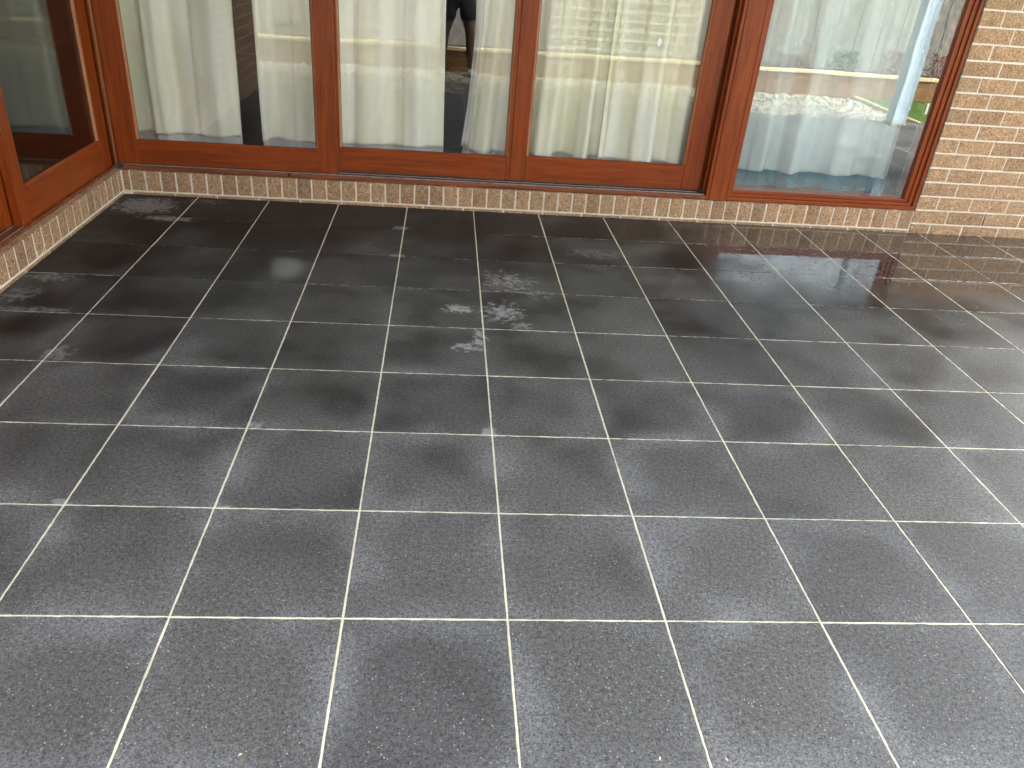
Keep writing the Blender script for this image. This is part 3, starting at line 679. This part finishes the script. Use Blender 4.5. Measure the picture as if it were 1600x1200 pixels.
def shrub(x, y, z, r, h, n, mat, label, seed):
    rr = random.Random(seed); root = thing('shrub', label, 'shrub', (x, y, z), 'small shrubs in the garden bed'); vs, fs = [], []
    for _ in range(n):
        a = rr.uniform(0, 6.28); q = r * math.sqrt(rr.random()); zz = h * rr.random() ** .8; q *= 1 - .4 * zz / h
        c = Vector((x + q * math.cos(a), y + q * math.sin(a) * .8, z + .02 + zz)); L = rr.uniform(.02, .045)
        d = Vector((rr.uniform(-1, 1), rr.uniform(-1, 1), rr.uniform(-.2, 1))).normalized(); s = d.cross(Vector((rr.uniform(-1, 1), rr.uniform(-1, 1), .5))).normalized() * L * .28; b = len(vs)
        vs += [tuple(c), tuple(c + d * L * .5 + s), tuple(c + d * L), tuple(c + d * L * .5 - s)]; fs.append((b, b + 1, b + 2, b + 3))
    o = pyd('leaves', vs, fs, mat); o['kind'] = 'stuff'; put(o, root)
    bm = bmesh.new()
    for k in range(5):
        a = k * 1.3; bmesh.ops.create_cone(bm, cap_ends=True, segments=5, radius1=.006, radius2=.002, depth=h * .8, matrix=Matrix.Translation((x + .3 * r * math.cos(a), y + .3 * r * math.sin(a), z + h * .38)) @ Matrix.Rotation(.4 * math.cos(a), 4, 'Y') @ Matrix.Rotation(-.4 * math.sin(a), 4, 'X'))
    put(link('stem', bm, M['soil']), root)
for k, (x, h, m) in enumerate([(-2, .3, 'leaf'), (-.6, .2, 'leaf'), (5.2, .22, 'leaf'), (5.9, .18, 'redleaf'), (6.6, .25, 'leaf'), (7.3, .28, 'redleaf'), (7.9, .3, 'redleaf'), (8.8, .4, 'leaf')]):
    shrub(x, -2.7 - .05 * (k % 3), .17, .26, h, 420, M[m], ['low green shrub', 'low dark red shrub'][m == 'redleaf'] + ' in the bed, ' + ['far left', 'left of the house corner line', 'just right of the trellis', 'before the patio post line', 'behind the lawn corner', 'behind the lawn', 'second behind the lawn', 'at the far right end'][k], k)

# ------------------------------------------------------------------ the photographer the glass reflects
def skinned(name, pts, edges, mat, parent, levels=2, root=0):
    me = bpy.data.meshes.new(name); me.from_pydata([p[0] for p in pts], edges, []); me.materials.append(mat)
    o = bpy.data.objects.new(name, me); COL.objects.link(o)
    s = o.modifiers.new('skin', 'SKIN'); s.use_smooth_shade = True
    for i, p in enumerate(pts):
        r = p[1]; me.skin_vertices[0].data[i].radius = r if isinstance(r, tuple) else (r, r)
        me.skin_vertices[0].data[i].use_root = (i == root)
    d = o.modifiers.new('sub', 'SUBSURF'); d.levels = levels; d.render_levels = levels
    put(o, parent); return o
px, py = 1.54, -1.95; g0 = ZG + .015
per = thing('person', 'person in dark shorts and shirt standing on the gravel holding up a phone', 'person', (px, py, g0))
def leg(s):
    xx = px + s * .165; return [((px + s * .09, py, .86 + g0), .088), ((px + s * .115, py + .01, .66 + g0), .078), ((px + s * .14, py + .015, .47 + g0), .055), ((px + s * .15, py - .01, .33 + g0), .053), ((xx, py - .01, .12 + g0), .036), ((xx, py - .01, .06 + g0), .038), ((xx + s * .02, py + .12, .03 + g0), .032)]
P = [((px, py, .93 + g0), (.15, .10)), ((px, py, 1.08 + g0), (.135, .095)), ((px, py - .01, 1.28 + g0), (.15, .105)), ((px, py - .01, 1.41 + g0), (.12, .08)), ((px, py, 1.50 + g0), .052), ((px, py + .01, 1.56 + g0), .055), ((px, py + .02, 1.66 + g0), (.078, .092)), ((px, py + .015, 1.74 + g0), (.06, .07))]
E_ = [(i, i + 1) for i in range(7)]
for s in (-1, 1):
    b = len(P); P += leg(s); E_.append((0, b)); E_ += [(b + i, b + i + 1) for i in range(6)]
arm = {}
for s in (-1, 1):
    b = len(P); ex = px + s * .24
    P += [((px + s * .17, py - .01, 1.40 + g0), .055), ((ex, py + .06, 1.18 + g0), .043), ((px - .13 + s * .10, py + .36, 1.34 + g0), .033), ((px - .13 + s * .075, py + .44, 1.395 + g0), .030)]
    E_.append((3, b)); E_ += [(b + i, b + i + 1) for i in range(3)]; arm[s] = P[-1][0]
skinned('body', P, E_, M['skin'], per)
for s in (-1, 1):
    a = Vector(arm[s])
    for k in range(4):
        q = [((a.x, a.y + .01, a.z + .004 * k), .012), ((a.x - s * .012, a.y + .05, a.z + .035 - .020 * k), .009), ((a.x - s * .03, a.y + .075, a.z + .040 - .021 * k), .008), ((a.x - s * .045, a.y + .06, a.z + .042 - .021 * k), .007)]
        skinned('finger', q, [(0, 1), (1, 2), (2, 3)], M['skin'], per, 1)
    skinned('thumb', [((a.x, a.y, a.z), .013), ((a.x - s * .02, a.y + .02, a.z + .035), .010), ((a.x - s * .042, a.y + .035, a.z + .045), .009)], [(0, 1), (1, 2)], M['skin'], per, 1)
skinned('shirt', [((px, py, .96 + g0), (.175, .125)), ((px, py, 1.1 + g0), (.16, .118)), ((px, py - .01, 1.29 + g0), (.172, .125)), ((px, py - .01, 1.41 + g0), (.14, .10)), ((px, py, 1.455 + g0), .07),
                  ((px - .18, py - .01, 1.40 + g0), .072), ((px - .235, py + .04, 1.24 + g0), .066), ((px + .18, py - .01, 1.40 + g0), .072), ((px + .235, py + .04, 1.24 + g0), .066)],
        [(0, 1), (1, 2), (2, 3), (3, 4), (3, 5), (5, 6), (3, 7), (7, 8)], M['cloth'], per)
skinned('shorts', [((px, py, .97 + g0), (.165, .118)), ((px, py, .88 + g0), (.17, .12)), ((px - .10, py, .80 + g0), .11), ((px - .125, py + .01, .58 + g0), .098), ((px + .10, py, .80 + g0), .11), ((px + .125, py + .01, .58 + g0), .098)],
        [(0, 1), (1, 2), (2, 3), (1, 4), (4, 5)], M['cloth'], per)
for s in (-1, 1):
    xx = px + s * .165
    skinned('shoe', [((xx, py - .05, .045 + g0), .045), ((xx + s * .01, py + .05, .045 + g0), (.05, .042)), ((xx + s * .02, py + .15, .032 + g0), (.045, .03)), ((xx + s * .024, py + .20, .028 + g0), (.03, .022))], [(0, 1), (1, 2), (2, 3)], M['shoe'], per)
    skinned('sock', [((xx, py - .01, .07 + g0), .045), ((xx, py - .01, .13 + g0), .041)], [(0, 1)], M['cloth'], per, 1)
    bm = bmesh.new(); bmesh.ops.create_uvsphere(bm, u_segments=10, v_segments=8, radius=.012, matrix=Matrix.Translation((px + s * .032, py + .098, 1.655 + g0))); put(link('eye', bm, M['eye'], smooth=True), per)
    skinned('ear', [((px + s * .078, py + .01, 1.63 + g0), (.008, .016)), ((px + s * .082, py + .008, 1.67 + g0), (.008, .018))], [(0, 1)], M['skin'], per, 1)
skinned('nose', [((px, py + .10, 1.665 + g0), .009), ((px, py + .118, 1.63 + g0), .013)], [(0, 1)], M['skin'], per, 1)
skinned('mouth', [((px - .022, py + .097, 1.597 + g0), .005), ((px, py + .103, 1.597 + g0), .008), ((px + .022, py + .097, 1.597 + g0), .005)], [(0, 1), (1, 2)], M['redleaf'], per, 1)
skinned('hair', [((px, py - .05, 1.64 + g0), (.07, .05)), ((px, py - .02, 1.72 + g0), (.082, .085)), ((px, py + .03, 1.76 + g0), (.07, .06))], [(0, 1), (1, 2)], M['hair'], per)
for k_, (x, y, a) in enumerate([(1.046, -.359, .4), (1.892, -.374, 1.2), (2.035, -.377, 2.2)]):
    vs = []; fs = []; rr = random.Random(k_)
    for q in range(7):
        t_ = q / 6; w = .0020 * math.sin(PI * min(1, t_ + .06)); c_ = Vector((x + .010 * t_ * math.cos(a), y + .010 * t_ * math.sin(a), .0014 + .003 * math.sin(t_ * 3)))
        n_ = Vector((-math.sin(a), math.cos(a), .2)) * w; vs += [tuple(c_ - n_), tuple(c_ + Vector((0, 0, -.0006))), tuple(c_ + n_)]
        if q: b = 3 * q; fs += [(b - 3, b - 2, b + 1, b), (b - 2, b - 1, b + 2, b + 1)]
    lf = pyd('leaf_scrap', vs, fs, M['pine']); md = lf.modifiers.new('thick', 'SOLIDIFY'); md.thickness = .0004
    tag(lf, ['tiny yellow leaf scrap lying on the near paving left of centre', 'tiny yellow leaf scrap at the bottom edge near a pale joint', 'tiny yellow leaf scrap at the bottom edge, further right of the two'][k_], 'leaf')
tag(box('phone', (1.335, 1.483, -1.432, -1.424, 1.398, 1.472), M['phone'], bev=.006, seg=2), 'black phone held up in both hands by the person', 'phone')
